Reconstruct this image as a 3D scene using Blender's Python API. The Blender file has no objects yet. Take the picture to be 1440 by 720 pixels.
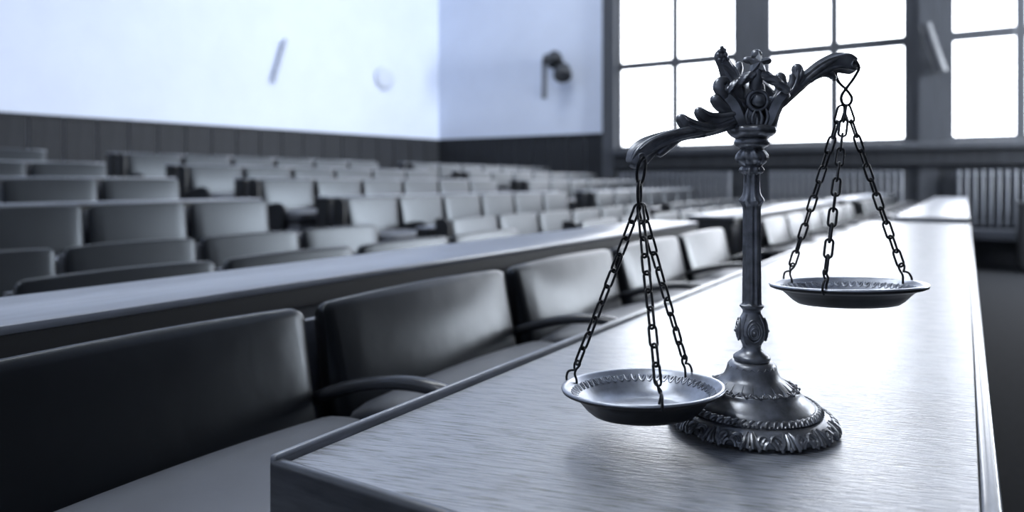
import bpy, bmesh, math, random
from mathutils import Vector, Matrix
random.seed(7)
C = bpy.context.scene.collection
SC = bpy.context.scene
PI = math.pi

# ------------------------------------------------------------------ camera
YAW = math.radians(32.28)
cam_d = bpy.data.cameras.new('camera')
cam = bpy.data.objects.new('camera', cam_d); C.objects.link(cam)
cam.location = (0, 0, 1.0)
cam.rotation_euler = (PI/2, 0, YAW)
cam_d.sensor_width = 36.0
cam_d.lens = 1010/1440*36
cam_d.shift_y = -104/1440
cam_d.clip_start = 0.02; cam_d.clip_end = 200
cam_d.dof.use_dof = True
cam_d.dof.focus_distance = 0.70
cam_d.dof.aperture_fstop = 3.5
SC.camera = cam

# ------------------------------------------------------------------ light
w = bpy.data.worlds.new('overcast_sky'); SC.world = w; w.use_nodes = True
nt = w.node_tree; nt.nodes.clear()
wo = nt.nodes.new('ShaderNodeOutputWorld'); bg = nt.nodes.new('ShaderNodeBackground')
tc = nt.nodes.new('ShaderNodeTexCoord'); sx = nt.nodes.new('ShaderNodeSeparateXYZ')
cr = nt.nodes.new('ShaderNodeValToRGB')
cr.color_ramp.elements[0].position = 0.47; cr.color_ramp.elements[0].color = (.10, .11, .13, 1)
cr.color_ramp.elements[1].position = 0.53; cr.color_ramp.elements[1].color = (.96, .985, 1.03, 1)
mr = nt.nodes.new('ShaderNodeMapRange'); mr.inputs[1].default_value = -1; mr.inputs[2].default_value = 1
nt.links.new(tc.outputs['Generated'], sx.inputs[0]); nt.links.new(sx.outputs['Z'], mr.inputs[0])
nt.links.new(mr.outputs[0], cr.inputs[0]); nt.links.new(cr.outputs[0], bg.inputs[0])
bg.inputs[1].default_value = 5.0
nt.links.new(bg.outputs[0], wo.inputs[0])

def side_fill(loc, rot, sx_, sy_, radiance):
    # added fill light outside the unseen right-hand windows, much stronger than the sky
    l = bpy.data.lights.new('side_fill_light', 'AREA'); l.shape = 'RECTANGLE'; l.size = sx_; l.size_y = sy_
    l.energy = radiance*math.pi*sx_*sy_; l.color = (.93, .97, 1.0)
    o = bpy.data.objects.new('side_fill_light', l); C.objects.link(o); o.location = loc; o.rotation_euler = rot

def portal(loc, rot, sx_, sy_):
    l = bpy.data.lights.new('window_daylight', 'AREA'); l.shape = 'RECTANGLE'; l.size = sx_; l.size_y = sy_
    l.cycles.is_portal = True
    o = bpy.data.objects.new('window_daylight', l); C.objects.link(o); o.location = loc; o.rotation_euler = rot

# added fill lights high under the ceiling, without fixtures
for _x, _y, _e in ((-2.8, -2.2, 210), (-5.5, 4.0, 85), (-5.5, 8.5, 105)):
    _l = bpy.data.lights.new('ceiling_fill', 'AREA'); _l.shape = 'RECTANGLE'; _l.size = 1.2; _l.size_y = 3.0
    _l.energy = _e; _l.color = (.93, .97, 1.0)
    _o = bpy.data.objects.new('ceiling_fill', _l); C.objects.link(_o); _o.location = (_x, _y, 8.45)

SC.view_settings.view_transform = 'Standard'; SC.view_settings.look = 'None'
SC.view_settings.gamma = 1.0; SC.view_settings.use_curve_mapping = False
SC.view_settings.exposure = 0.85
SC.cycles.use_denoising = True
SC.cycles.max_bounces = 10; SC.cycles.diffuse_bounces = 6; SC.cycles.glossy_bounces = 4
SC.cycles.transparent_max_bounces = 12
SC.cycles.caustics_reflective = False; SC.cycles.caustics_refractive = False
SC.cycles.sample_clamp_indirect = 6.0

# ------------------------------------------------------------------ materials (all blue-grey: the picture is a toned monochrome)
def T(v, s=1.0):
    return (v*(1-.12*s), v*(1-.04*s), v*(1+.13*s), 1)

def mat(name, v, rough=.5, metal=0.0, spec=.5, var=.0, vscale=20, bump=0.0, bscale=60, stretch=(1,1,1), coat=0.0, tone=1.0):
    m = bpy.data.materials.new(name); m.use_nodes = True
    n = m.node_tree; b = n.nodes['Principled BSDF']
    b.inputs['Roughness'].default_value = rough; b.inputs['Metallic'].default_value = metal
    b.inputs['Specular IOR Level'].default_value = spec
    b.inputs['Coat Weight'].default_value = coat; b.inputs['Coat Roughness'].default_value = .18
    b.inputs['Base Color'].default_value = T(v, tone)
    if var or bump:
        t = n.nodes.new('ShaderNodeTexCoord'); mp = n.nodes.new('ShaderNodeMapping')
        mp.inputs['Scale'].default_value = stretch
        n.links.new(t.outputs['Object'], mp.inputs[0])
        if var:
            nz = n.nodes.new('ShaderNodeTexNoise'); nz.inputs['Scale'].default_value = vscale
            nz.inputs['Detail'].default_value = 6; nz.inputs['Roughness'].default_value = .6
            n.links.new(mp.outputs[0], nz.inputs['Vector'])
            r = n.nodes.new('ShaderNodeValToRGB')
            r.color_ramp.elements[0].position = .3; r.color_ramp.elements[1].position = .7
            r.color_ramp.elements[0].color = T(v*(1-var), tone); r.color_ramp.elements[1].color = T(v*(1+var), tone)
            n.links.new(nz.outputs['Fac'], r.inputs[0]); n.links.new(r.outputs[0], b.inputs['Base Color'])
        if bump:
            nz2 = n.nodes.new('ShaderNodeTexNoise'); nz2.inputs['Scale'].default_value = bscale
            nz2.inputs['Detail'].default_value = 5
            n.links.new(mp.outputs[0], nz2.inputs['Vector'])
            bp = n.nodes.new('ShaderNodeBump'); bp.inputs['Strength'].default_value = bump
            bp.inputs['Distance'].default_value = .002
            n.links.new(nz2.outputs['Fac'], bp.inputs['Height']); n.links.new(bp.outputs[0], b.inputs['Normal'])
    return m

M = {}
M['plaster'] = mat('white_plaster', .78, .9, var=.03, vscale=1.5, bump=.05, bscale=40)
M['grey_plaster'] = mat('grey_plaster', .42, .9)
M['wall_wood'] = mat('dark_wall_wood', .030, .6, spec=.2, var=.25, vscale=3, stretch=(6, 6, .5))
M['window_wood'] = mat('window_frame_wood', .06, .5, var=.15, vscale=3, stretch=(5, 5, .5))
M['floor'] = mat('dark_carpet', .014, .95, spec=.1, var=.2, vscale=30)
M['tier'] = mat('tier_carpet', .03, .9, var=.2, vscale=30)
M['ceiling'] = mat('ceiling_white', .8, .9)
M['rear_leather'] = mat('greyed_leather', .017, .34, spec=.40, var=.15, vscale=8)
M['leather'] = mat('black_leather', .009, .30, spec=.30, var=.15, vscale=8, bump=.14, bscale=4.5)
M['leather'].node_tree.nodes['Principled BSDF'].inputs['Specular Tint'].default_value = (.80, .90, 1.0, 1)
M['rear_leather'].node_tree.nodes['Principled BSDF'].inputs['Specular Tint'].default_value = (.80, .90, 1.0, 1)
for _n in M['leather'].node_tree.nodes:
    if _n.type == 'BUMP': _n.inputs['Distance'].default_value = .02
M['lit_seat_leather'] = mat('brightened_seat_leather', .10, .45, spec=.5, var=.12, vscale=8)  # light on the seats put into the colour, paler than the backs
M['arm_wood'] = mat('dark_glossy_arm_wood', .035, .25, var=.2, vscale=8, stretch=(1, 6, 6))
M['chair_wood'] = mat('chair_wood', .16, .35, var=.25, vscale=8, stretch=(1, 6, 6))
M['row_wood'] = mat('row_desk_wood', .24, .30, var=.18, vscale=5, stretch=(10, 1, 6))
M['fascia'] = mat('dark_fascia_wood', .022, .5, var=.18, vscale=5, stretch=(6, 1, 6))
M['rim_side_wood'] = mat('rim_side_wood', .17, .30, spec=.7, var=.35, vscale=6, stretch=(30, 3, 30), coat=.5)
M['rim_shade_wood'] = mat('shaded_rim_wood', .05, .32, spec=.6, var=.35, vscale=6, stretch=(4, 30, 30), coat=.4)  # shade of the near face put into the colour, darker than the side rims
M['panel_wood'] = mat('row_panel_wood', .10, .5, var=.18, vscale=5, stretch=(6, 6, 1))
M['radiator'] = mat('radiator_paint', .13, .5)
M['pale_shade'] = mat('pale_shade', .66, .7)
M['tube_grey'] = mat('grey_tube_lamp', .05, .5)
M['dark_metal'] = mat('dark_fixture_metal', .03, .45)
M['pale_metal'] = mat('pale_fixture_metal', .52, .5)
M['cabinet'] = mat('black_cabinet_wood', .018, .5, var=.2, vscale=6)
M['chain'] = mat('chain_iron', .035, .42, metal=.85, tone=.5, var=.3, vscale=200)

def desk_wood():
    m = bpy.data.materials.new('open_grain_desk_wood'); m.use_nodes = True
    n = m.node_tree; b = n.nodes['Principled BSDF']
    t = n.nodes.new('ShaderNodeTexCoord'); mp = n.nodes.new('ShaderNodeMapping')
    mp.inputs['Scale'].default_value = (9, 120, 60)
    mrot = n.nodes.new('ShaderNodeMapping'); mrot.inputs['Rotation'].default_value = (0, 0, math.radians(-15))
    n.links.new(t.outputs['Object'], mrot.inputs[0]); n.links.new(mrot.outputs[0], mp.inputs[0])
    nz = n.nodes.new('ShaderNodeTexNoise'); nz.inputs['Scale'].default_value = 3.2; nz.inputs['Detail'].default_value = 7
    nz.inputs['Roughness'].default_value = .62; nz.inputs['Distortion'].default_value = .25
    n.links.new(mp.outputs[0], nz.inputs['Vector'])
    r = n.nodes.new('ShaderNodeValToRGB'); e = r.color_ramp.elements
    e[0].position = .36; e[0].color = T(.025); e[1].position = .66; e[1].color = T(.30)
    e2 = r.color_ramp.elements.new(.46); e2.color = T(.19)
    n.links.new(nz.outputs['Fac'], r.inputs[0]); n.links.new(r.outputs[0], b.inputs['Base Color'])
    mp2 = n.nodes.new('ShaderNodeMapping'); mp2.inputs['Scale'].default_value = (16, 130, 60)
    n.links.new(mrot.outputs[0], mp2.inputs[0])
    nz2 = n.nodes.new('ShaderNodeTexNoise'); nz2.inputs['Scale'].default_value = 3.5; nz2.inputs['Detail'].default_value = 4
    n.links.new(mp2.outputs[0], nz2.inputs['Vector'])
    bp = n.nodes.new('ShaderNodeBump'); bp.inputs['Strength'].default_value = 1.0; bp.inputs['Distance'].default_value = .0018
    n.links.new(nz2.outputs['Fac'], bp.inputs['Height']); n.links.new(bp.outputs[0], b.inputs['Normal'])
    bc = n.nodes.new('ShaderNodeBump'); bc.inputs['Strength'].default_value = .5; bc.inputs['Distance'].default_value = .0016
    n.links.new(nz2.outputs['Fac'], bc.inputs['Height']); n.links.new(bc.outputs[0], b.inputs['Coat Normal'])
    b.inputs['Roughness'].default_value = .46; b.inputs['Specular IOR Level'].default_value = .95
    b.inputs['Coat Weight'].default_value = .7; b.inputs['Coat Roughness'].default_value = .2
    return m
M['desk'] = desk_wood()

def bronze():
    m = bpy.data.materials.new('aged_dark_bronze'); m.use_nodes = True
    n = m.node_tree; b = n.nodes['Principled BSDF']
    t = n.nodes.new('ShaderNodeTexCoord')
    nz = n.nodes.new('ShaderNodeTexNoise'); nz.inputs['Scale'].default_value = 70; nz.inputs['Detail'].default_value = 5
    n.links.new(t.outputs['Object'], nz.inputs['Vector'])
    r = n.nodes.new('ShaderNodeValToRGB')
    r.color_ramp.elements[0].position = .3; r.color_ramp.elements[0].color = T(.15, .5)
    r.color_ramp.elements[1].position = .75; r.color_ramp.elements[1].color = T(.36, .5)
    n.links.new(nz.outputs['Fac'], r.inputs[0]); n.links.new(r.outputs[0], b.inputs['Base Color'])
    b.inputs['Metallic'].default_value = .75; b.inputs['Roughness'].default_value = .35
    bp = n.nodes.new('ShaderNodeBump'); bp.inputs['Strength'].default_value = .15; bp.inputs['Distance'].default_value = .0008
    n.links.new(nz.outputs['Fac'], bp.inputs['Height']); n.links.new(bp.outputs[0], b.inputs['Normal'])
    return m
M['bronze'] = bronze()
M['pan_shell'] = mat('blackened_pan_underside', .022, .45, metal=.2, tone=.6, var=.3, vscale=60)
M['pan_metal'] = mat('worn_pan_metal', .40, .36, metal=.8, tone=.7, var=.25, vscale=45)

def glass():
    m = bpy.data.materials.new('window_glass'); m.use_nodes = True
    n = m.node_tree; n.nodes.clear()
    o = n.nodes.new('ShaderNodeOutputMaterial'); a = n.nodes.new('ShaderNodeBsdfTransparent'); g = n.nodes.new('ShaderNodeBsdfGlossy')
    a.inputs[0].default_value = (.97, .98, 1, 1); g.inputs['Roughness'].default_value = .02
    f = n.nodes.new('ShaderNodeMixShader'); f.inputs[0].default_value = .05
    n.links.new(a.outputs[0], f.inputs[1]); n.links.new(g.outputs[0], f.inputs[2]); n.links.new(f.outputs[0], o.inputs[0])
    return m
M['glass'] = glass()

# ------------------------------------------------------------------ geometry helpers
class MB:
    def __init__(s): s.v = []; s.f = []
    def add(s, vs, fs):
        k = len(s.v); s.v += [tuple(p) for p in vs]; s.f += [tuple(i+k for i in f) for f in fs]
    def box(s, a, b):
        x0, y0, z0 = a; x1, y1, z1 = b
        s.add([(x0,y0,z0),(x1,y0,z0),(x1,y1,z0),(x0,y1,z0),(x0,y0,z1),(x1,y0,z1),(x1,y1,z1),(x0,y1,z1)],
              [(0,3,2,1),(4,5,6,7),(0,1,5,4),(1,2,6,5),(2,3,7,6),(3,0,4,7)])
    def rbox(s, a, b, r, seg=2):
        bm = bmesh.new()
        bmesh.ops.create_cube(bm, size=1)
        for v in bm.verts:
            v.co = Vector([(a[i]+b[i])/2 + v.co[i]*(b[i]-a[i]) for i in range(3)])
        bmesh.ops.bevel(bm, geom=bm.edges[:], offset=r, segments=seg, profile=.5, affect='EDGES')
        bm.verts.index_update()
        s.add([v.co[:] for v in bm.verts], [[v.index for v in f.verts] for f in bm.faces]); bm.free()
    def prism(s, poly, axis, lo, hi):
        n = len(poly)
        def P(p, h):
            return {0: (h, p[0], p[1]), 1: (p[0], h, p[1]), 2: (p[0], p[1], h)}[axis]
        s.add([P(p, lo) for p in poly] + [P(p, hi) for p in poly],
              [tuple(range(n-1, -1, -1)), tuple(range(n, 2*n))] + [(i, (i+1) % n, n+(i+1) % n, n+i) for i in range(n)])
    def lathe(s, prof, n=64, c=(0, 0, 0), mod=None, caps=True):
        vs = []; fs = []
        for r, z in prof:
            for j in range(n):
                th = 2*PI*j/n
                rr, zz = (mod(r, z, th) if mod else (r, z))
                vs.append((c[0]+rr*math.cos(th), c[1]+rr*math.sin(th), c[2]+zz))
        for i in range(len(prof)-1):
            for j in range(n):
                a = i*n+j; b = i*n+(j+1) % n
                fs.append((a, b, b+n, a+n))
        if caps:
            fs.append(tuple(range(n-1, -1, -1))); fs.append(tuple((len(prof)-1)*n+j for j in range(n)))
        s.add(vs, fs)
    def tube(s, path, rad, n=8, closed=False, flat=None, flute=0, nfl=5, up=None, twist=0.0, caps=True):
        """swept tube; rad is a number or list; flat: depth radius factor along 'up' (binormal)."""
        P = [Vector(p) for p in path]; N = len(P)
        R = rad if isinstance(rad, (list, tuple)) else [rad]*N
        vs = []; fs = []; prev = None
        for i in range(N):
            if closed: t = P[(i+1) % N]-P[i-1]
            else: t = P[min(i+1, N-1)]-P[max(i-1, 0)]
            t.normalize()
            if up is not None:
                b = Vector(up); nn = b.cross(t); nn.normalize(); b = t.cross(nn)
            else:
                if prev is None:
                    a = Vector((0, 0, 1)) if abs(t.z) < .9 else Vector((1, 0, 0))
                    nn = a.cross(t).normalized()
                else:
                    nn = (prev - t*prev.dot(t)).normalized()
                b = t.cross(nn)
            prev = nn
            for j in range(n):
                ph = 2*PI*j/n
                m = 1 + flute*math.cos(nfl*ph + twist*i)
                vs.append(P[i] + nn*(R[i]*m*math.cos(ph)) + b*(R[i]*(flat or 1)*m*math.sin(ph)))
        seg = N if closed else N-1
        for i in range(seg):
            for j in range(n):
                a = i*n+j; a2 = i*n+(j+1) % n; k = ((i+1) % N)*n
                fs.append((a, a2, k+(j+1) % n, k+j))
        if not closed and caps:
            fs.append(tuple(range(n-1, -1, -1))); fs.append(tuple((N-1)*n+j for j in range(n)))
        s.add(vs, fs)
    def ball(s, c, r, n=14, m=8, sc=(1, 1, 1)):
        vs = [(c[0], c[1], c[2]-r*sc[2])]; fs = []
        for i in range(1, m):
            a = -PI/2+PI*i/m
            for j in range(n):
                th = 2*PI*j/n
                vs.append((c[0]+r*sc[0]*math.cos(a)*math.cos(th), c[1]+r*sc[1]*math.cos(a)*math.sin(th), c[2]+r*sc[2]*math.sin(a)))
        vs.append((c[0], c[1], c[2]+r*sc[2])); L = len(vs)-1
        for j in range(n): fs.append((0, 1+(j+1) % n, 1+j))
        for i in range(m-2):
            for j in range(n):
                a = 1+i*n+j; b = 1+i*n+(j+1) % n
                fs.append((a, b, b+n, a+n))
        for j in range(n): fs.append((1+(m-2)*n+j, 1+(m-2)*n+(j+1) % n, L))
        s.add(vs, fs)
    def mesh(s, name, m, smooth=False):
        me = bpy.data.meshes.new(name); me.from_pydata([tuple(v) for v in s.v], [], s.f); me.update()
        bm = bmesh.new(); bm.from_mesh(me); bmesh.ops.recalc_face_normals(bm, faces=bm.faces[:]); bm.to_mesh(me); bm.free()
        me.materials.append(m)
        if smooth:
            me.shade_smooth(); me.set_sharp_from_angle(angle=math.radians(smooth if smooth > 1 else 40))
        return me
    def build(s, name, m, parent=None, smooth=False):
        return link(name, s.mesh(name, m, smooth), parent)

def link(name, me, parent=None, loc=None, rot=None):
    o = bpy.data.objects.new(name, me); C.objects.link(o)
    if parent is not None: o.parent = parent
    if loc is not None: o.location = loc
    if rot is not None: o.rotation_euler = rot
    return o
def tag(o, label, cat, group=None):
    o['label'] = label; o['category'] = cat
    if group: o['group'] = group
    return o
def thing(name, label, cat, loc=(0, 0, 0), rz=0, group=None):
    o = link(name, None, None, loc, (0, 0, rz)); return tag(o, label, cat, group)
def struct(o): o['kind'] = 'structure'; return o
def crom(pts, n=6, closed=False):
    """Catmull-Rom through tuples of any length"""
    out = []; N = len(pts)
    for i in range(N if closed else N-1):
        if closed: p = [pts[(i+k-1) % N] for k in range(4)]
        else: p = [pts[max(i-1, 0)], pts[i], pts[i+1], pts[min(i+2, N-1)]]
        for q in range(n):
            t = q/n
            out.append(tuple(.5*(2*p[1][c]+(p[2][c]-p[0][c])*t+(2*p[0][c]-5*p[1][c]+4*p[2][c]-p[3][c])*t*t
                                 + (3*p[1][c]-p[0][c]-3*p[2][c]+p[3][c])*t**3) for c in range(len(p[1]))))
    if not closed: out.append(tuple(pts[-1]))
    return out
ORD = ['first', 'second', 'third', 'fourth', 'fifth', 'sixth', 'seventh', 'eighth', 'ninth', 'tenth']

# ------------------------------------------------------------------ room shell
YF = 13.0            # far wall (windows)
ZF = -.25            # floor on the right of the main desk
ZC = 8.6             # ceiling
XR = 4.6             # right wall
def leftx(y): return -11.903 + .131*y
XC = leftx(YF)
SILL, HEAD = 1.65, 8.0
RAIL = 1.97          # wainscot top

b = MB(); b.box((-13.2, -3.2, ZF-.1), (XR+.2, YF+.3, ZF)); floor = struct(b.build('floor', M['floor']))
b = MB(); b.box((-13.2, -3.2, ZC), (XR+.2, YF+.3, ZC+.1)); struct(b.build('ceiling', M['ceiling']))
b = MB(); b.box((-13.2, -3.2, ZF), (XR+.2, -3.0, ZC)); struct(b.build('wall_near', M['grey_plaster']))

# left wall: white plaster above, boarded dado below
ang_l = math.atan2(YF+3.2, leftx(YF)-leftx(-3.2))
wl = link('wall_left', None); struct(wl)
b = MB(); b.prism([(leftx(-3.2), -3.2), (leftx(YF), YF), (leftx(YF)-.2, YF), (leftx(-3.2)-.2, -3.2)], 2, ZF, ZC)
b.build('plaster', M['plaster'], wl)
bd = MB(); bd.rbox((0, 0, 0), (.03, .436, RAIL-.05-ZF-.05), .006, 1); bdm = bd.mesh('panel', M['wall_wood'])
lrot = math.atan2(YF-0.0, leftx(YF)-leftx(0))-PI/2
for i in range(28):
    y = .484+.447*i
    if y+.43 > YF: break
    link('panel', bdm, wl, (leftx(y)+.005, y, ZF+.05), (0, 0, lrot))
b = MB(); b.prism([(leftx(-3), -3), (leftx(YF), YF), (leftx(YF)+.05, YF), (leftx(-3)+.05, -3)], 2, RAIL-.05, RAIL)
b.build('dado_rail', M['wall_wood'], wl)

# far wall
bays = [(-5.77, -3.475), (-2.945, -.783), (-.212, 1.60), (2.10, 4.0)]
wf = MB(); XW = -6.05
edges = [XW]+[x for bay in bays for x in bay]+[XR]
for i in range(0, len(edges), 2):
    wf.box((edges[i], YF, ZF), (edges[i+1], YF+.25, ZC))           # piers
for a0, a1 in bays:
    wf.box((a0, YF, ZF), (a1, YF+.25, SILL)); wf.box((a0, YF, HEAD), (a1, YF+.25, ZC))
wall_far = struct(wf.build('wall_far', M['window_wood']))
b = MB(); b.box((XC-.4, YF, ZF), (XW, YF+.2, ZC)); b.build('plaster', M['plaster'], wall_far)
b = MB(); b.box((XC, YF-.05, RAIL-.05), (XW, YF, RAIL)); b.build('dado_rail', M['wall_wood'], wall_far)
nb = 10; bwf = (XW-XC-.03)/nb
bd = MB(); bd.rbox((0, -.03, 0), (bwf-.012, 0, RAIL-.05-ZF-.05), .006, 1); bdm2 = bd.mesh('panel', M['wall_wood'])
for i in range(nb): link('panel', bdm2, wall_far, (XC+.03+i*bwf, YF, ZF+.05))
b = MB(); b.box((XW, YF-.10, ZF), (XW+.26, YF, ZC)); b.build('pilaster', M['window_wood'], wall_far)
b = MB(); b.box((-.62, YF-.06, ZF), (-.36, YF, ZC)); b.build('pilaster', M['window_wood'], wall_far)
b = MB(); b.rbox((XW+.26, YF-.20, 1.50), (XR, YF, 1.63), .02); b.build('sill', M['window_wood'], wall_far, 40)
b = MB(); b.box((XW+.26, YF-.14, 1.27), (XR, YF, 1.50)); b.build('sill_board', M['wall_wood'], wall_far)

def window(n, a0, a1, wall='far', head=HEAD, rows=(3.255, 4.86, 6.46)):
    """a window: outer frame, mullion, transoms, panes; built in a local frame x along wall, z up"""
    W = a1-a0; H = head-SILL; f = .055; tb = .075; mb_ = .065
    root = link('window_%d' % n, None); struct(root)
    fr = MB()
    fr.box((0, -.03, 0), (f, .05, H)); fr.box((W-f, -.03, 0), (W, .05, H))
    fr.box((f, -.03, 0), (W-f, .05, f)); fr.box((f, -.03, H-f), (W-f, .05, H))
    fr.build('frame', M['window_wood'], root)
    m = MB(); m.rbox((W/2-mb_, -.025, f), (W/2+mb_, .045, H-f), .008, 1); m.build('mullion', M['window_wood'], root)
    for x0, x1 in ((f, W/2-mb_), (W/2+mb_, W-f)):
        lo = f
        for tr in [q-SILL for q in rows]+[None]:
            hi = H-f if tr is None else tr-tb
            p = MB(); p.box((x0, .008, lo), (x1, .014, hi)); p.build('pane', M['glass'], root)
            if tr is not None:
                t = MB(); t.rbox((x0, -.03, tr-tb), (x1, .05, tr+tb), .008, 1); t.build('transom', M['window_wood'], root)
                lo = tr+tb
    if wall == 'far':
        root.location = (a0, YF+.06, SILL)
        portal(((a0+a1)/2, YF+.24, (SILL+head)/2), (-PI/2, 0, 0), W, H)
    else:
        root.location = (XR+.06, a1, SILL); root.rotation_euler = (0, 0, -PI/2)
        side_fill((XR+.30, (a0+a1)/2, (SILL+head)/2), (0, PI/2, 0), H, W, 58)
for i, (a0, a1) in enumerate(bays): window(i+1, a0, a1)

# unseen right wall; its windows are added and placed for the light they give
HEADR = 5.0
rb = [(10.2, 11.4), (11.65, 12.85)]
b = MB(); e = [-3.2]+[y for q in rb for y in q]+[YF+.25]
for i in range(0, len(e), 2): b.box((XR, e[i], ZF), (XR+.25, e[i+1], ZC))
for a0, a1 in rb: b.box((XR, a0, ZF), (XR+.25, a1, SILL)); b.box((XR, a0, HEADR), (XR+.25, a1, ZC))
struct(b.build('wall_right', M['window_wood']))
for i, (a0, a1) in enumerate(rb): window(5+i, a0, a1, 'right', HEADR, (3.255,))

# low plinth under the radiators
b = MB(); b.rbox((XW+.3, YF-.36, .14), (XR, YF, .30), .015); struct(b.build('trim_1', M['radiator'], None, 40))

# radiators under the windows
fin = MB(); fin.rbox((-.024, -.055, 0), (.022, .055, .86), .012, 1); finm = fin.mesh('radiator_fin', M['radiator'], 40)
for i, (a0, a1) in enumerate(bays):
    lab = ['pale ribbed radiator under the leftmost window, behind the benches', 'pale ribbed radiator under the middle window behind the scales',
           'pale ribbed radiator under the right window, past the long desk', 'pale ribbed radiator under the window nearest the right wall'][i]
    if i == 3: continue
    r = thing('radiator', lab, 'radiator', ((a0+a1)/2, YF-.15, .33), 0, 'radiators under the windows')
    W = a1-a0-.12; n = int(W/.095)
    tb = MB(); tb.tube([(-W/2, 0, .07), (W/2, 0, .07)], .018, 8); tb.tube([(-W/2, 0, .78), (W/2, 0, .78)], .018, 8)
    tb.box((-W/2+.1, -.02, -.03), (-W/2+.14, .02, .08)); tb.box((W/2-.14, -.02, -.03), (W/2-.1, .02, .08))
    tb.build('header_pipe', M['radiator'], r, 40)
    for k in range(n): link('radiator_fin', finm, r, (-W/2+.065+k*(W-.08)/(n-1), 0, 0))

# ------------------------------------------------------------------ tiers
ROWX = [-.87, -1.90, -2.85, -3.80, -4.75, -5.70, -6.65]
TOPZ = [.81, .77, .76, .885, 1.025, 1.147, 1.273]
FLZ = [z-.69 for z in TOPZ]
prev = .03
for i, x in enumerate(ROWX):
    x1 = x-.13 if i < 6 else -12.9
    b = MB(); b.box((x1, -2.9, ZF), (prev, 12.3, FLZ[i]))
    b.build('tier', M['tier'], floor); prev = x1

# ------------------------------------------------------------------ chairs: local +x is forward, origin on the tier under the top front edge of the back
P = .573; HW = P/2-.016
def cushion(mb, prof, y0, y1, n=10, crown=.0, rnd=.03, tall=True):
    """closed x-z profile swept along y with softened ends"""
    k = len(prof); cx = sum(p[0] for p in prof)/k; cz = sum(p[1] for p in prof)/k
    ys = [y0, y0+rnd*.15, y0+rnd*.5, y0+rnd]+[y0+rnd+(y1-y0-2*rnd)*i/n for i in range(1, n)]+[y1-rnd, y1-rnd*.5, y1-rnd*.15, y1]
    vs = []; fs = []
    for y in ys:
        d = min(y-y0, y1-y)
        c = 1.0 if d >= rnd else math.sqrt(max(0, 1-(1-d/rnd)**2))
        sx_, sz_ = .30+.70*c, .88+.12*c
        u = (y-y0)/(y1-y0)*2-1
        bul = crown*(1-u*u)
        for px, pz in prof:
            f = 1 if pz > cz else .3
            vs.append((cx+(px-cx)*(sx_ if tall else sz_)+bul*.4*(1 if px > cx else 0), y, cz+(pz-cz)*(sz_ if tall else sx_)+bul*f*.3))
    m = len(ys)
    for i in range(m-1):
        for j in range(k):
            fs.append((i*k+j, i*k+(j+1) % k, (i+1)*k+(j+1) % k, (i+1)*k+j))
    fs.append(tuple(range(k-1, -1, -1))); fs.append(tuple((m-1)*k+j for j in range(k)))
    mb.add(vs, fs)

def rounded(pts, r, n=4):
    out = []; N = len(pts)
    for i in range(N):
        p0, p1, p2 = (Vector(pts[i-1]), Vector(pts[i]), Vector(pts[(i+1) % N]))
        a = (p0-p1).normalized(); c = (p2-p1).normalized()
        rr = min(r, (p0-p1).length*.45, (p2-p1).length*.45)
        A = p1+a*rr; B = p1+c*rr
        for q in range(n+1):
            t = q/n; out.append(tuple(A*(1-t)**2+p1*2*t*(1-t)+B*t*t))
    return out

def chair_meshes(seat, sd, lea, drop):
    d = {}
    m = MB(); cushion(m, rounded([(.055, seat-.06), (0, .69), (-.038, .675), (.0, seat-.06)], .018), -HW+.004, HW-.004, 10, .02, .024)
    d['backrest'] = m.mesh('backrest', M[lea], 60)
    m = MB(); m.prism(rounded([(-.002, seat-.10), (-.040, .655), (-.056, .655), (-.022, seat-.10)], .006, 2), 1, -HW, HW)
    d['back_shell'] = m.mesh('back_shell', M['chair_wood'], 40)
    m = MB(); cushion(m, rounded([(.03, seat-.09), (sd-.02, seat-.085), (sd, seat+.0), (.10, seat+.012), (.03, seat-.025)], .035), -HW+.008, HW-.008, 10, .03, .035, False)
    d['seat'] = m.mesh('seat', M['lit_seat_leather'], 60)
    m = MB(); m.rbox((-.0, -HW+.03, seat-.14), (sd-.04, HW-.03, seat-.088), .008, 1); d['seat_frame'] = m.mesh('seat_frame', M['chair_wood'], 40)
    m = MB(); m.box((.02, -.02, 0), (sd-.05, .02, .03)); m.box((.14, -.02, .03), (.24, .02, seat-.12)); d['leg'] = m.mesh('leg', M['chair_wood'], 40)
    path = crom([(-.03, 0, .525), (.06, 0, .562), (.16, 0, .588), (.25, 0, .592), (.30, 0, .570), (.315, 0, .52), (.29, 0, .45), (.25, 0, seat-.10)], 5)
    path = [(p[0], p[1], p[2]-drop) for p in path]
    m = MB(); m.tube(path, .0105, 12, up=(0, 1, 0), flat=1.45)
    if seat < .5: m.prism([(p[0], p[2]) for p in path], 1, -.010, .010)      # closed side under the arm
    d['armrest'] = m.mesh('armrest', M['arm_wood'], 60)
    return d
CM1 = chair_meshes(.535, .345, 'leather', 0); CM2 = chair_meshes(.43, .45, 'rear_leather', .10)

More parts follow.
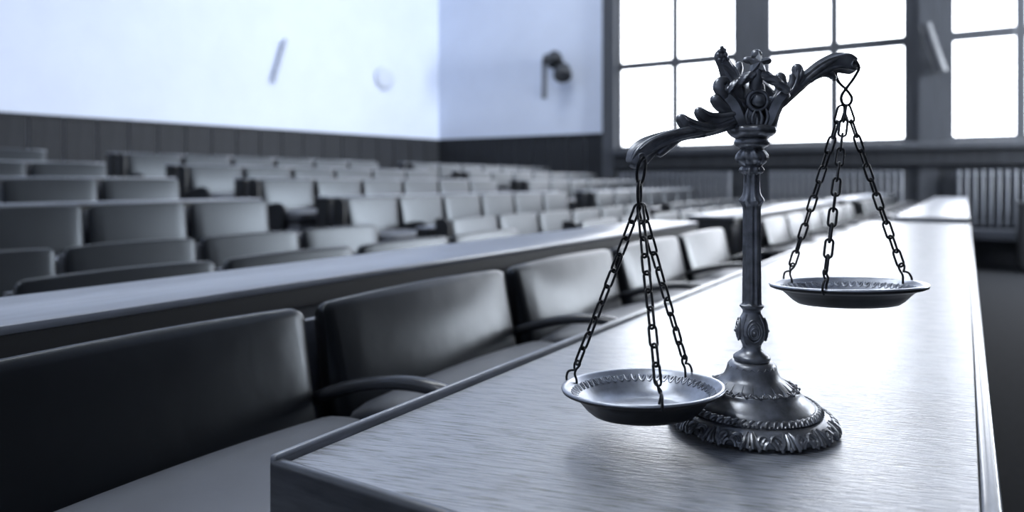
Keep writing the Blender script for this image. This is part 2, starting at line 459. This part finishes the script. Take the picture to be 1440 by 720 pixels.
_m = MB(); _m.prism(rounded([(-.0, .02), (.0, .655), (-.045, .69), (-.115, .69), (-.115, .02)], .012, 2), 1, -P/2-.004, -P/2+.012)
SIDE = _m.mesh('side_panel', M['fascia'], 40)
BLOCKS = [('near', None, 5, .217-.573), ('middle', 3.75, 6, 3.75), ('far', 7.90, 7, 7.90)]
ROWN = ['front', 'second', 'third', 'fourth', 'fifth', 'sixth', 'back']
block_range = {}
for ri, rx in enumerate(ROWX):
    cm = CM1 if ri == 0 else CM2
    for bi, (bn, y0, cnt, ys) in enumerate(BLOCKS):
        if bi == 0:
            yvis = rx/-2.445
            k0 = max(0, math.floor((yvis+.02-ys)/P)); rng = range(k0, 6)
        else: rng = range(cnt)
        ylist = [ys+P*k for k in rng]
        block_range[(ri, bi)] = (ylist[0]-.04, ylist[-1]+P+.05)
        for q, yl in enumerate(ylist):
            if bi == 0:
                j = len(ylist)-q-1
                lab = f'{ORD[j]} dark leather armchair before the first aisle, near block of the {ROWN[ri]} row'
            else:
                lab = f'{ORD[q]} dark leather armchair past the {"first" if bi == 1 else "second"} aisle, {bn} block of the {ROWN[ri]} row'
            ch = thing('armchair', lab, 'chair', (rx, yl+P/2, FLZ[ri]), 0, f'leather armchairs in the {ROWN[ri]} row')
            for nme in ('seat', 'backrest', 'back_shell', 'seat_frame'): link(nme, cm[nme], ch)
            for sgn in (-1, 1): link('leg', cm['leg'], ch, (0, sgn*.2, 0))
            link('armrest', cm['armrest'], ch, (0, P/2, 0))
            if q == 0 and bi > 0: link('side_panel', SIDE, ch)
            if q == 0: link('armrest', cm['armrest'], ch, (0, -P/2, 0))

# ------------------------------------------------------------------ writing desks between the rows
DTOP = [.824, .69, .70, .893, 1.033, 1.155, 1.280]
for ri in range(7):
    xf = ROWX[ri]-.13; dep = .25 if ri == 0 else .13; z = DTOP[ri]; fl = FLZ[min(ri+1, 6)]
    for bi in range(3):
        y0, y1 = block_range[(ri, bi)]
        if ri < 6: y0 = min(y0, block_range[(ri+1, bi)][0])
        if bi == 0 and ri == 0: y0 = -.7
        nm = ['near', 'middle', 'far'][bi]
        lab = (f'long narrow wooden desk behind the {ROWN[ri]} row of chairs, {nm} block' if ri < 6
               else f'narrow wooden ledge behind the back row of chairs, {nm} block')
        d = thing('bench_desk', lab, 'desk', (xf, (y0+y1)/2, fl), 0, 'long desks between the chair rows')
        h = (y1-y0)/2; zz = z-fl
        m = MB(); m.rbox((-dep, -h, zz-.014), (0, h, zz), .005, 2); m.build('desk_top', M['row_wood'], d, 40)
        m = MB(); m.box((-.018, -h+.004, zz-.046), (-.003, h-.004, zz-.014)); m.build('fascia', M['fascia'], d)
        m = MB(); m.box((-.045, -h+.03, .0), (-.02, h-.03, zz-.014)); m.build('front_panel', M['panel_wood'], d)
        for s in (-1, 1):
            m = MB(); m.rbox((-dep+.01, s*(h-.015)-.014, 0), (-.015, s*(h-.015)+.014, zz-.014), .004, 1); m.build('end_panel', M['fascia'], d)

# tall end panels closing each block at the aisles
# ------------------------------------------------------------------ main desk
mdk = thing('long_desk', 'long wooden desk with a raised rim, the brass scales standing on its near end', 'desk', (-.243, 2.69, .12))
X0, X1, Y0, Y1 = -.510+.243, .0235+.243, .413-2.69, 4.97-2.69
zt = .757-.12
m = MB(); m.box((X0+.0130, Y0+.0105, zt-.0088), (X1-.0150, Y1-.0130, zt)); m.build('desk_top', M['desk'], mdk)
m = MB()
m.box((X0+.01, Y0+.01, zt-.06), (X1-.01, Y1-.01, zt-.009)); m.build('rim_shade_board', M['fascia'], mdk)  # dark board in an added gap stands in for the rim's shaded inner side
m = MB(); m.rbox((X0, Y0, zt-.10), (X0+.0095, Y1, zt+.0075), .0035, 3); m.build('edge_trim', M['rim_side_wood'], mdk, 40)
m = MB(); m.rbox((X1-.0135, Y0, zt-.10), (X1, Y1, zt+.0035), .0042, 3); m.build('edge_trim', M['rim_side_wood'], mdk, 40)
m = MB(); m.rbox((X0+.001, Y0-.002, zt-.10), (X1-.001, Y0+.0105, zt+.0040), .0052, 4); m.build('edge_trim', M['rim_shade_wood'], mdk, 40)
m = MB(); m.rbox((X0+.002, Y1-.0125, zt-.10), (X1-.002, Y1, zt+.0035), .0042, 2); m.build('edge_trim', M['rim_shade_wood'], mdk, 40)
for xa in (X1-.05,):
    m = MB(); m.box((xa, Y0+.03, 0), (xa+.02, Y1-.03, zt-.04)); m.build('front_panel', M['panel_wood'], mdk)
for ya in (Y0+.025, -.6, 1.0, Y1-.045):
    m = MB(); m.box((X0+.14, ya, 0), (X1-.05, ya+.02, zt-.04)); m.build('end_panel', M['panel_wood'], mdk)

sd = thing('side_desk', 'slightly higher wooden desk continuing past the far end of the long desk', 'desk', (-.175, 8.45, .12))
m = MB(); m.rbox((-.195, -3.45, .63), (.195, 3.45, .67), .008, 2); m.build('desk_top', M['desk'], sd, 40)
m = MB(); m.box((.15, -3.4, 0), (.17, 3.4, .63)); m.build('front_panel', M['panel_wood'], sd)
for ya in (-3.40, 0, 3.38):
    m = MB(); m.box((-.17, ya, 0), (.15, ya+.02, .63)); m.build('end_panel', M['panel_wood'], sd)

cb = thing('cabinet', 'black low cabinet by the radiators at the right edge', 'cabinet', (1.15, 12.3, ZF))
m = MB(); m.rbox((-.53, -.28, .04), (.53, .28, .94), .01, 1); m.build('body', M['cabinet'], cb)
m = MB(); m.rbox((-.55, -.30, .94), (.55, .30, .97), .006, 1); m.build('top', M['cabinet'], cb)
for s in (-1, 1):
    m = MB(); m.rbox((s*.26-.25, -.30, .08), (s*.26+.25, -.28, .92), .005, 1); dr = m.build('door', M['cabinet'], cb)
    m = MB(); m.ball((s*.05, -.315, .55), .015); m.build('knob', M['dark_metal'], dr, 60)
m = MB(); m.box((-.5, -.25, 0), (.5, .25, .04)); m.build('plinth', M['cabinet'], cb)

# ------------------------------------------------------------------ wall fixtures
def tube_sconce(label, loc, rz, slant, length, material, r=.05):
    s = thing('tube_sconce', label, 'wall light', loc, rz)
    m = MB(); m.tube([(.03+r, -slant/2, -length/2), (.03+r, slant/2, length/2)], r, 14); m.build('tube', material, s, 50)
    for q in (-.3, .3):
        m = MB(); m.rbox((0, q*slant-.03, q*length-.03), (.035, q*slant+.03, q*length+.03), .006, 1); m.build('bracket', material, s)
    return s
tube_sconce('slanted pale tube light on the white left wall', (leftx(8.9)+.005, 8.9, 3.24), lrot, .25, .80, M['pale_metal'], .04)
tube_sconce('slanted pale tube light on the pillar between two windows', (-.42, YF-.07, 3.06), -PI/2, -.22, .76, M['tube_grey'], .085)
tube_sconce('dark slanted fixture high on the left wall at the picture top', (leftx(6.0)+.005, 6.0, 4.32), lrot, .2, .80, M['dark_metal'], .07)
dsc = thing('disc_light', 'faint round pale disc light on the left wall near the corner', 'wall light', (leftx(11.4)+.03, 11.4, 3.2), lrot)
m = MB(); m.lathe([(.22, 0), (.24, .015), (.23, .03), (.15, .045), (.02, .05)], 32)
o = m.build('shade', M['pale_shade'], dsc, 50); o.rotation_euler = (0, PI/2, 0)
m = MB(); m.lathe([(.25, -.0), (.25, .02)], 32); o = m.build('wall_plate', M['plaster'], dsc, 40); o.rotation_euler = (0, PI/2, 0)
sp = thing('spotlight_cluster', 'dark spotlight cluster on a bracket fixed to the far white wall', 'wall light', (-7.40, YF, 3.16))
m = MB(); m.rbox((-.05, -.05, -.42), (.05, 0, .40), .01, 1); m.build('wall_plate', M['radiator'], sp)
m = MB(); m.tube([(0, -.04, .30), (.12, -.16, .38), (.36, -.26, .34), (.55, -.30, .10)], .03, 8); m.build('arm', M['dark_metal'], sp, 60)
for (x, y, z, r) in ((.14, -.16, .38, .10), (.38, -.28, .33, .17), (.58, -.32, .05, .19)):
    m = MB(); m.lathe([(.02, -.8*r), (.6*r, -.8*r), (.85*r, -.4*r), (r, .6*r), (.9*r, .8*r), (.1*r, .6*r)], 18)
    o = m.build('spot_head', M['dark_metal'], sp, 50); o.location = (x, y, z); o.rotation_euler = (.5, PI-.4, 0)

# ------------------------------------------------------------------ the balance scales (modelled in millimetre-like units, K metres each)
K = .000713
sc = thing('balance_scale', 'ornate dark bronze balance scales with two hanging pans on the long desk', 'scales', (-.1813, .737, .7585), YAW)
def U(mb, name, material, parent=None, smooth=50, sr=1.0):
    mb.v = [(x*K*sr, y*K*sr, z*K) for x, y, z in mb.v]
    return mb.build(name, material, parent or sc, smooth)
SWING = .37          # the beam is turned about the column: its left end comes towards the viewer
def B(px, py, y=0.0):
    d = SWING*(px-1057.0); k = 1+d/1010
    return ((px-720.0)*k-337.0, d+y, 341.0-(py-256.0)*k)

# base
bm_ = MB()
def footmod(r, z, th):
    if z < 22 and r > 90:
        k = (22-z)/22
        return r + k*(1.8*math.cos(14*(th-.11)+PI)+.6*math.cos(42*th+.6)), z if z > 0 else 0
    return r, z
bm_.lathe([(60, 0), (112, 0), (117, 1.5), (119, 5), (117.5, 10), (113.5, 15), (107, 19), (101, 21.3), (97.5, 21.9), (97.5, 23), (98.5, 25.5), (95, 29), (91.5, 29.5), (89, 29), (87, 32),
           (82, 35), (76, 39.5), (71, 44), (67.5, 48), (67, 50.5), (64, 52.5), (59, 53), (55, 56), (50, 60), (45, 63), (42, 65.5), (39.5, 69), (37, 74.5), (35.3, 80), (33.5, 84), (30, 87), (25, 88.5), (10, 88.8)],
          144, mod=footmod)
U(bm_, 'base', M['bronze'], sr=.935)
# scrolled acanthus border on the foot
def onfoot(th, u):   # u 0..1 from the floor up the slope of the foot
    r = 120.5-17.5*u**2.0; z = 2.6+18.2*u
    return (r*math.cos(th), r*math.sin(th), z)
fb = MB(); NR = 14
for i in range(NR):
    c = 2*PI*i/NR+.11
    for s in (-1, 1):
        pts = []
        for q in range(15):       # C-scroll
            a = q/14; ang = PI*1.7*a; rad = .16*(1-.72*a)
            pts.append(onfoot(c+s*(.012+.075+rad*.55*math.cos(PI-ang)), .40+rad*2.7*math.sin(ang)*(1 if a < .7 else .8)))
        fb.tube(pts, [3.5-1.5*q/14 for q in range(15)], 7)
        fb.tube([onfoot(c+s*.115, .04), onfoot(c+s*.150, .35), onfoot(c+s*.165, .68), onfoot(c+s*.19, .92)], [3.6, 3.9, 3.0, 1.6], 7)
        fb.tube([onfoot(c+s*.195, .02), onfoot(c+s*.205, .4), onfoot(c+s*.212, .85)], [3.4, 3.2, 1.8], 7)
        fb.ball(onfoot(c+s*.085, .40), 2.6, 8, 5)
        fb.ball(onfoot(c+s*.125, .0), 3.2, 8, 5)
    fb.tube([onfoot(c+.07*math.cos(PI*q/8), .05+.42*math.sin(PI*q/8)) for q in range(9)], 2.9, 6)
    fb.tube([onfoot(c+.105*math.cos(PI*q/8), .05+.68*math.sin(PI*q/8)) for q in range(9)], 2.3, 6)
    fb.ball(onfoot(c+PI/NR, .05), 3.6, 8, 5)
U(fb, 'scroll_border', M['bronze'], sr=.935)
lb = MB(); NL = 56
for i in range(NL):          # small slanted leaves of the band above
    th = 2*PI*i/NL
    f = lambda dth, u: ((99.6-7.2*u)*math.cos(th+dth), (99.6-7.2*u)*math.sin(th+dth), 23.3+7.2*u)
    lb.tube([f(-.03, .0), f(-.018, .45), f(.02, .8), f(.05, 1)], [1.8, 2.9, 2.5, 1.0], 7)
    lb.tube([f(.02, .0), f(.035, .2), f(.045, .4)], [1.4, 1.8, .8], 6)
U(lb, 'leaf_band', M['bronze'], sr=.935)
ls = MB(); NL = 22
for i in range(NL):          # leaf skirt round the bell
    th = 2*PI*(i+.5)/NL
    f = lambda dth, r, z: (r*math.cos(th+dth), r*math.sin(th+dth), z)
    for s in (-1, 1):
        ls.tube([f(0, 61, 53.5), f(s*.06, 63.8, 52), f(s*.11, 64.8, 51), f(s*.085, 63, 53.5), f(s*.05, 59, 55.5)], [1.9, 2.2, 1.8, 1.6, 1.0], 6)
    ls.tube([f(0, 64.5, 51.5), f(0, 56, 55.2), f(0, 49.5, 60), f(0, 45, 62.6)], [2.4, 1.3, .9, .3], 6)
    ls.ball(f(PI/NL, 66.5, 52.5), 2.3, 8, 5)
NL = 20
for i in range(NL):
    th = 2*PI*i/NL
    ls.tube([(r*math.cos(th+d), r*math.sin(th+d), z) for r, z, d in ((35.0, 79, -.12), (34, 82.4, -.02), (34.9, 80, .12))], [.9, 1.2, .8], 6)
U(ls, 'leaf_skirt', M['bronze'], sr=.935)

# column
cm_ = MB()
def colmod(r, z, th):
    if 168 < z < 308: return r*(1+.07*math.cos(10*th)), z
    if 318 < z < 350: return r*(1+.07*math.cos(8*th)), z
    if 306 <= z <= 318: return r*(1+.09*math.cos(8*th)), z+1.2*math.cos(8*th)
    if 360 < z < 386: return r*(1+.075*math.cos(9*th+(z-362)*.13)), z
    if 349 < z < 361: return r*(1+.06*math.cos(9*th)), z
    return r, z
cm_.lathe([(20, 88), (24, 88.6), (25.2, 91), (25, 94), (22.5, 96.5), (18.5, 99), (15, 102), (12.6, 106), (12.8, 110), (15, 115), (18.5, 121), (20.8, 128), (21, 134), (19, 142), (15.5, 149), (12.4, 155),
           (12, 158.5), (14.5, 161.5), (16.5, 164), (16.3, 166), (13.5, 167.5), (12.7, 169), (12.6, 173), (12.3, 210), (12, 250), (11.8, 298), (12.2, 304), (14.5, 308), (16.8, 311.5), (15.8, 314.5), (13.2, 318),
           (11.6, 324), (10.9, 332), (10.6, 347), (11.5, 350), (15, 352), (16.8, 355.5), (15.5, 358.5), (13, 361), (15, 363), (19.5, 367), (21.6, 372), (21, 377), (18, 381.5), (15, 384), (17.5, 386.5), (22, 389), (24, 392.5), (24, 396), (22.5, 399), (21, 400.5), (8, 401)],
          80, mod=colmod)
U(cm_, 'column', M['bronze'])
rz = MB()
for q in range(4):           # rosettes on the knop
    a0 = -PI/2-.15+q*PI/2
    for rr, wd in ((11.5, 1.5), (8, 1.4), (4.6, 1.3)):
        pts = []
        for j in range(20):
            t = 2*PI*j/20; du = rr*math.cos(t)*.95; dv = rr*1.35*math.sin(t)+(2 if rr > 5 else 0)
            z = 130+dv; R = 21.2-((z-131)/26)**2*10
            a = a0+du/21
            pts.append((R*math.cos(a), R*math.sin(a), z))
        rz.tube(pts, wd, 6, closed=True)
    rz.ball((21.5*math.cos(a0), 21.5*math.sin(a0), 130), 2.8, 8, 6)
    for s in (-1, 1):
        rz.tube([(R*math.cos(a0+s*d), R*math.sin(a0+s*d), z) for R, d, z in ((13.5, .75, 112), (18.5, .78, 121), (20.5, .80, 132), (17.5, .76, 144), (13, .7, 154))], [1.2, 1.8, 2, 1.8, 1], 6)
U(rz, 'rosette', M['bronze'])

# head of the column: cup, straps, inner leaves
hd = MB()
hd.lathe([(12, 399), (22, 400), (28, 403), (32, 407), (33.5, 411), (32, 415), (27, 417), (21, 419), (17, 430), (16, 445), (19, 460), (17, 475), (8, 482)], 48,
         mod=lambda r, z, th: (r*(1+(.05*math.cos(8*th) if 403 < z < 416 else 0)), z*1.0))
for s in (-1, 1):
    for yy in (-15, 15):
        path = crom([(s*15, yy*.9, 413), (s*20, yy*1.1, 424), (s*25, yy*1.1, 437), (s*31, yy*1.05, 449), (s*39, yy, 458), (s*43, yy*.9, 463)], 4)
        hd.tube(path, [7.0+2.2*math.sin(PI*i/(len(path)-1)) for i in range(len(path))], 10, up=(0, 1, 0), flat=.75, flute=.10, nfl=5)
    hd.tube(crom([(s*26, 0, 410), (s*29, 0, 425), (s*34, 0, 444), (s*41, 0, 458)], 4), 8, 10, up=(0, 1, 0), flat=1.5, flute=.08)
    hd.tube(crom([(s*4, -20, 416), (s*7, -22, 426), (s*3, -23, 437)], 4), [3.2, 3.5, 3.5, 3.2, 3, 2.6, 2.2, 1.6, 1.2], 8)
    hd.tube(crom([(s*11, -20, 416), (s*15, -22, 428), (s*12, -22, 440)], 4), [2.6, 3, 3.0, 2.8, 2.6, 2.4, 2, 1.5, 1], 8)
    hd.tube(crom([(s*3, -20, 465), (s*6, -19, 478), (s*3, -18, 490)], 4), 2.4, 8)
hd.tube(crom([(0, -21, 415), (0, -23, 421), (0, -23, 428)], 3), [3, 3, 3, 2.6, 2, 1.4, .8], 8)
hd.tube([(13.5*math.cos(2*PI*j/20)+2, -18, 451+13.5*math.sin(2*PI*j/20)) for j in range(20)], 3.6, 8, closed=True)
hd.ball((2.5, -21, 451), 9.5, 14, 10, (1, .8, 1))
U(hd, 'capital', M['bronze'])
for s in (-1, 1):            # twisted garland arms
    g = MB()
    p0 = Vector((s*3, -25, 488)); p1 = Vector((s*43, -24, 462))
    path = []
    n = 34
    for i in range(n):
        t = i/(n-1); p = p0.lerp(p1, t); path.append((p.x, p.y, p.z+2.5*math.sin(PI*t)))
    rr = [5.2+1.4*math.sin(PI*min(1, i/(n-1)*1.1)) for i in range(n)]; rr[0] = 3; rr[-1] = 3
    g.tube(path, rr, 20, flute=.13, nfl=5, twist=.5)
    U(g, 'garland', M['bronze'])
st = MB(); pts = []
for j in range(10):
    a = PI/2+j*PI/5; r = 17 if j % 2 == 0 else 8.2
    pts.append((r*math.cos(a)*1.02, 502+r*math.sin(a)*.98))
vs = [(x, -29, z) for x, z in pts]+[(x, -20, z) for x, z in pts]+[(0, -37, 502), (0, -14, 502)]
fs = []
for j in range(10):
    k = (j+1) % 10; fs += [(j, k, 20), (10+k, 10+j, 21), (j, 10+j, 10+k, k)]
st.add(vs, fs)
st.ball((-1.5, -24, 513), 8, 12, 8, (1, .8, 1)); st.ball((-13, -24, 506), 6.2, 12, 8, (1.2, .8, .8)); st.ball((13, -24, 505), 6.0, 12, 8, (1.1, .8, .8))
st.tube([(0, -14, 468), (0, -20, 486), (0, -21, 500)], [9, 9, 7], 12)
U(st, 'star', M['bronze'], None, 30)

# beam (one casting)
be = MB()
def sweep(pts, flat=.8, n=20, flute=.10, nfl=6, dy=0.0, sub=5):
    q = crom([B(p[0], p[1], dy)+(p[2]*(1+SWING*(p[0]-1057.0)/1010),) for p in pts], sub)
    if q[-1][3] > 2.6:                      # close a lobe with a rounded end
        e = Vector(q[-1][:3]); t = (e-Vector(q[-2][:3])).normalized(); r = q[-1][3]
        for u in (.3, .55, .75, .9, .98, 1.0):
            p = e+t*r*u; q.append((p.x, p.y, p.z, r*math.sqrt(max(.0004, 1-u*u))))
    be.tube([(a, b_, c) for a, b_, c, r in q], [max(r, .15) for a, b_, c, r in q], n, up=(0, 1, 0), flat=flat, flute=flute, nfl=nfl)
# right arm
sweep([(1075, 158, 8), (1092, 146, 11), (1108, 132, 11), (1124, 119, 10), (1135, 111, 9), (1154, 98, 10.5), (1172, 91, 12.5), (1186, 91, 13.5), (1197, 94, 12), (1203, 96, 7.5), (1206, 97, 2)], .72)
sweep([(1140, 112, 5), (1155, 105, 6), (1166, 107, 5.5), (1171, 113, 4), (1170, 116, 1.5)], .9, 12, .08, 4, -3)
sweep([(1124, 124, 4), (1142, 108, 4.5), (1160, 94, 4), (1178, 84, 4), (1192, 82, 4), (1201, 86, 2.5)], .8, 10, 0, 4, -6)
sweep([(1136, 118, 3), (1154, 106, 3.2), (1174, 98, 3), (1188, 99, 2)], .8, 10, 0, 4, -8)
sweep([(1088, 146, 6), (1096, 134, 8), (1098, 122, 8.5), (1097, 112, 8.2)], .8, 16, .06, 5)
sweep([(1098, 146, 6), (1112, 131, 8), (1119, 116, 8), (1122, 107, 8.4), (1121, 99.5, 8)], .85, 18, .08, 6)
sweep([(1100, 142, 4), (1109, 126, 5), (1112, 116, 4.8), (1112, 110, 4.2)], .9, 12, .05, 5, -4)
sweep([(1104, 138, 3), (1117, 122, 3), (1124, 108, 2.8), (1125, 98, 1)], .9, 10, 0, 5, -7)
sweep([(1101, 143, 2.4), (1112, 129, 2.6), (1118, 114, 2.4), (1119, 102, 1)], .9, 10, 0, 5, -8)
sweep([(1090, 146, 2.4), (1096, 132, 2.4), (1097, 118, 1.8), (1097, 110, .8)], .9, 10, 0, 5, -7)
# left arm
sweep([(1045, 160, 9), (1030, 168, 12.5), (1010, 177, 12), (985, 186, 9.5), (965, 190, 8.5), (945, 195, 9.5), (924, 203, 12), (906, 212, 14), (896, 221, 13.5), (892, 228, 11.5)], .72)
sweep([(990, 193, 3), (960, 196, 4), (943, 205, 6), (932, 213, 6.6), (927, 218, 5.6)], .9, 14, .06, 4, -3)
sweep([(930, 206, 4), (918, 216, 5), (911, 225, 4.4), (909, 230, 3)], .9, 12, .06, 4, -2)
sweep([(1000, 176, 3), (960, 186, 4), (930, 194, 4), (908, 204, 4), (895, 215, 3), (888, 226, 1)], .8, 10, 0, 4, -7)
sweep([(985, 190, 2.5), (950, 198, 3), (925, 209, 3), (908, 221, 1)], .8, 10, 0, 4, -9)
sweep([(975, 186, 2), (940, 192, 2.6), (915, 201, 2.6), (898, 213, 1)], .8, 10, 0, 4, -9.5)
sweep([(1020, 176, 7), (995, 184, 9), (974, 182, 9.5), (963, 176, 9), (958, 170, 7.6)], .8, 18, .08, 6)
sweep([(1032, 164, 8), (1012, 171, 10), (995, 170, 9.5), (987, 165, 8.5), (983, 160, 7.4)], .85, 18, .08, 6)
sweep([(1028, 172, 3), (1005, 180, 3), (985, 178, 3), (970, 172, 2.5), (960, 165, 1)], .9, 10, 0, 4, -9)
sweep([(1024, 176, 2.4), (1000, 184, 2.6), (980, 183, 2.6), (966, 178, 1)], .9, 10, 0, 4, -9)
sweep([(1030, 163, 3), (1010, 166, 3), (995, 163, 2.8), (985, 156, 1)], .9, 10, 0, 4, -10)
# centre leaves and scrolls
sweep([(1044, 150, 9), (1034, 128, 12.5), (1027, 108, 12.5), (1021, 95, 10), (1017, 87, 9), (1015, 80, 9)], .75, 20, .10, 6, 4)
for i, (x, y, r) in enumerate([(1011, 75, 3.6), (1017, 74, 3.6), (1013, 81, 3.8), (1019, 80, 3.8), (1014, 70, 3), (1009, 80, 3), (1016, 87, 3.6), (1022, 86, 3.2), (1011, 87, 3)]):
    be.ball(B(x, y, -3.5), r, 8, 6)
sweep([(1036, 126, 4), (1030, 110, 4), (1021, 99, 3), (1014, 93, 1)], .9, 10, .05, 4, -5)
sweep([(1036, 124, 5), (1038, 106, 6), (1040, 98, 5.5), (1040, 93, 4.5)], .9, 14, .06, 5, 2)
sweep([(1040, 124, 3), (1036, 108, 3), (1031, 98, 1)], .9, 10, 0, 4, -5)
sweep([(1036, 150, 6), (1024, 142, 8), (1014, 132, 8), (1010, 124, 8), (1013, 117, 7), (1020, 116, 5.5), (1023, 121, 4), (1020, 125, 3)], .9, 16, .05, 5, 0)
sweep([(1034, 160, 7), (1020, 155, 9), (1011, 149, 9), (1006, 143, 8)], .9, 16, .05, 5, 0)
be.tube([(-28, 0, 445), (28, 0, 445)], 14, 16)
sweep([(1032, 140, 10), (1044, 126, 12), (1057, 119, 13), (1072, 127, 12), (1086, 138, 10)], .6, 16, .08, 6, 8)
be.ball((-2, 6, 458), 20, 16, 10, (1.3, .6, 1.0))
be.tube([(0, -22, 450), (0, 20, 450)], 7, 14)
for hx, hy in ((1197, 94), (901, 223)):      # bushing round the hole for the hook
    c = B(hx, hy)
    be.tube([(c[0]+4.2*math.cos(2*PI*j/16), c[1]-10.5, c[2]+4.2*math.sin(2*PI*j/16)) for j in range(16)], 1.6, 6, closed=True)
U(be, 'beam', M['bronze'])

# hooks, pans and chains
WR = 1.75
def stadium(L, W, r, n=8):
    """closed path of a chain link along z, centred, outer length L, width W"""
    a = L/2-W/2; h = W/2-r; pts = []
    for j in range(n+1): t = PI*j/n; pts.append((h*math.cos(t), 0, a+h*math.sin(t)+0))
    for j in range(n+1): t = PI+PI*j/n; pts.append((h*math.cos(t), 0, -a+h*math.sin(t)))
    return pts
lk = MB(); lk.tube(stadium(31, 13.6, WR, 7), WR, 8, closed=True); lk.v = [(x*K, y*K, z*K) for x, y, z in lk.v]
LINK = lk.mesh('link', M['chain'], 60)

def pan(cx, cy, angles, top, label_side, sr, roll):
    tilt = math.radians(-3.0)
    pr = link('pan', None, sc, tuple(v*K for v in B(cx, cy)), (tilt, roll, 0))
    m = MB()
    deep = 33 if label_side == 'left' else 28
    m.lathe([(.01, -deep), (60, -deep), (73, -deep+1), (80, -deep*.80), (88, -deep*.52), (96, -deep*.27), (102, -6.5), (108, -4.8), (112, -3.2), (113.2, -.4), (112.9, .6),
             (103, -3.5), (92, -11), (78, -deep*.78), (64, -deep+1.5), (.01, -deep+1.2)], 96, caps=False)
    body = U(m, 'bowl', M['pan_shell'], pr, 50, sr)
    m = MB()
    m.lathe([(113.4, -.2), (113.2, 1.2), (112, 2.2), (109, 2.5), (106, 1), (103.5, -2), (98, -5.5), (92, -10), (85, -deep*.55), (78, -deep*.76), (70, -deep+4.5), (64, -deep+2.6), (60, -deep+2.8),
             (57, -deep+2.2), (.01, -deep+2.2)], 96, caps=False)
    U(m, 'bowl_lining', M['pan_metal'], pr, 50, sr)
    e = MB(); N = 54
    for i in range(N):
        th0 = 2*PI*i/N; q = []
        for j in range(9):
            t = PI*j/8; u = math.cos(t)*.05; v = math.sin(t)
            r = 99.5-9.5*v; z = -4.2-7.2*v+.5
            q.append((r*math.cos(th0+u), r*math.sin(th0+u), z))
        e.tube(q, .75, 5)
        q = [(r*math.cos(th0+u), r*math.sin(th0+u), z) for u, r, z in ((-.022, 98.6, -4.3), (0, 94, -7.8), (.022, 98.6, -4.3))]
        e.tube(q, .8, 5)
    U(e, 'engraved_band', M['pan_metal'], pr, 50, sr)
    inv = Matrix.Rotation(roll, 4, 'Y') @ Matrix.Rotation(tilt, 4, 'X')
    for ai, ang in enumerate(angles):
        a = math.radians(ang); ca, sa = math.cos(a), math.sin(a)
        def W(r, z, s=0.0):
            v = inv @ Vector((r*sr*ca-s*sa, r*sr*sa+s*ca, z)); o = Vector(B(cx, cy)); return o+v
        chain = link('chain', None, sc)
        hk = MB()
        path = crom([tuple(W(*p)) for p in ((101, -6, 0), (101.5, 2, 0), (103, 9, 1.5), (100, 16, 3), (96.5, 20, 1), (95, 24, -1), (98.5, 27.5, -2), (103.5, 25, -2), (104.5, 19.5, -1), (104, 15, 0.5), (108, 14.5, 1.5), (114, 12, 1), (117.5, 5, 0), (117, -1, 0), (113.5, -4.5, 0))], 3)
        hk.tube(path, WR*.95, 8)
        U(hk, 'rim_hook', M['chain'], chain, 60)
        s0 = Vector(top[ai]); s1 = W(99.5, 24.5)
        L = (s1-s0).length; n = max(4, round((L-3)/23.2)); pitch = L/n
        dirv = (s1-s0).normalized()
        base = dirv.to_track_quat('Z', 'Y').to_matrix().to_4x4()
        for i in range(n):
            # slight slack curve
            t = (i+.5)/n
            p = s0.lerp(s1, t)
            sag = Vector((0, 0, -1))-dirv*dirv.dot(Vector((0, 0, -1)))
            p = p + sag*(8.0*4*t*(1-t)*min(1, sag.length*2.2))*.55
            o = link('link', LINK, chain)
            tw = (.55 if i % 2 == 0 else .55+PI/2)+random.uniform(-.22, .22)+ai*.6
            o.matrix_local = Matrix.Translation(p*K) @ base @ Matrix.Rotation(tw, 4, 'Z')
    return pr

tl = [B(897, 291), B(899.5, 291, -3), B(902, 291, 3)]
tr = [B(1184.5, 152, 1.5), B(1187.5, 152, -3), B(1191.5, 152, 2)]
pan(903, 546, (150, -88, 41), tl, 'left', .945, math.radians(-2.0))
pan(1190, 402, (120, -130, 12), tr, 'right', .95, math.radians(-1.5))
h = MB()
h.tube(crom([B(1192, 93, 6), B(1196, 89, -10), B(1202, 99, -13), B(1198, 112, -7), B(1191, 124, -2.5), B(1184, 135, 0), B(1183, 143, 0), B(1186, 149, 0), B(1191, 150.5, 0), B(1196, 147, 0), B(1197.5, 139, 0), B(1191, 128, 2.5), B(1183, 118, 6), B(1179, 107, 8), B(1181, 99, 9)], 4), 2.2, 8)
U(h, 'hook', M['chain'])
h = MB()
ring = [(901+6*math.cos(t)*1.0-1.5*math.sin(t)*-1, 243-18.5*math.sin(t), -12*(math.sin(t) > 0)*math.sin(t)+4*math.cos(t)) for t in [2*PI*j/20 for j in range(20)]]
h.tube([B(*p) for p in ring], 2.2, 8, closed=True)
U(h, 'hook', M['chain'])
h = MB()
h.tube([B(899+3.2*math.cos(t), 274-17.5*math.sin(t), 5.5*math.cos(t)) for t in [2*PI*j/20 for j in range(20)]], 2.2, 8, closed=True)
U(h, 'hook', M['chain'])
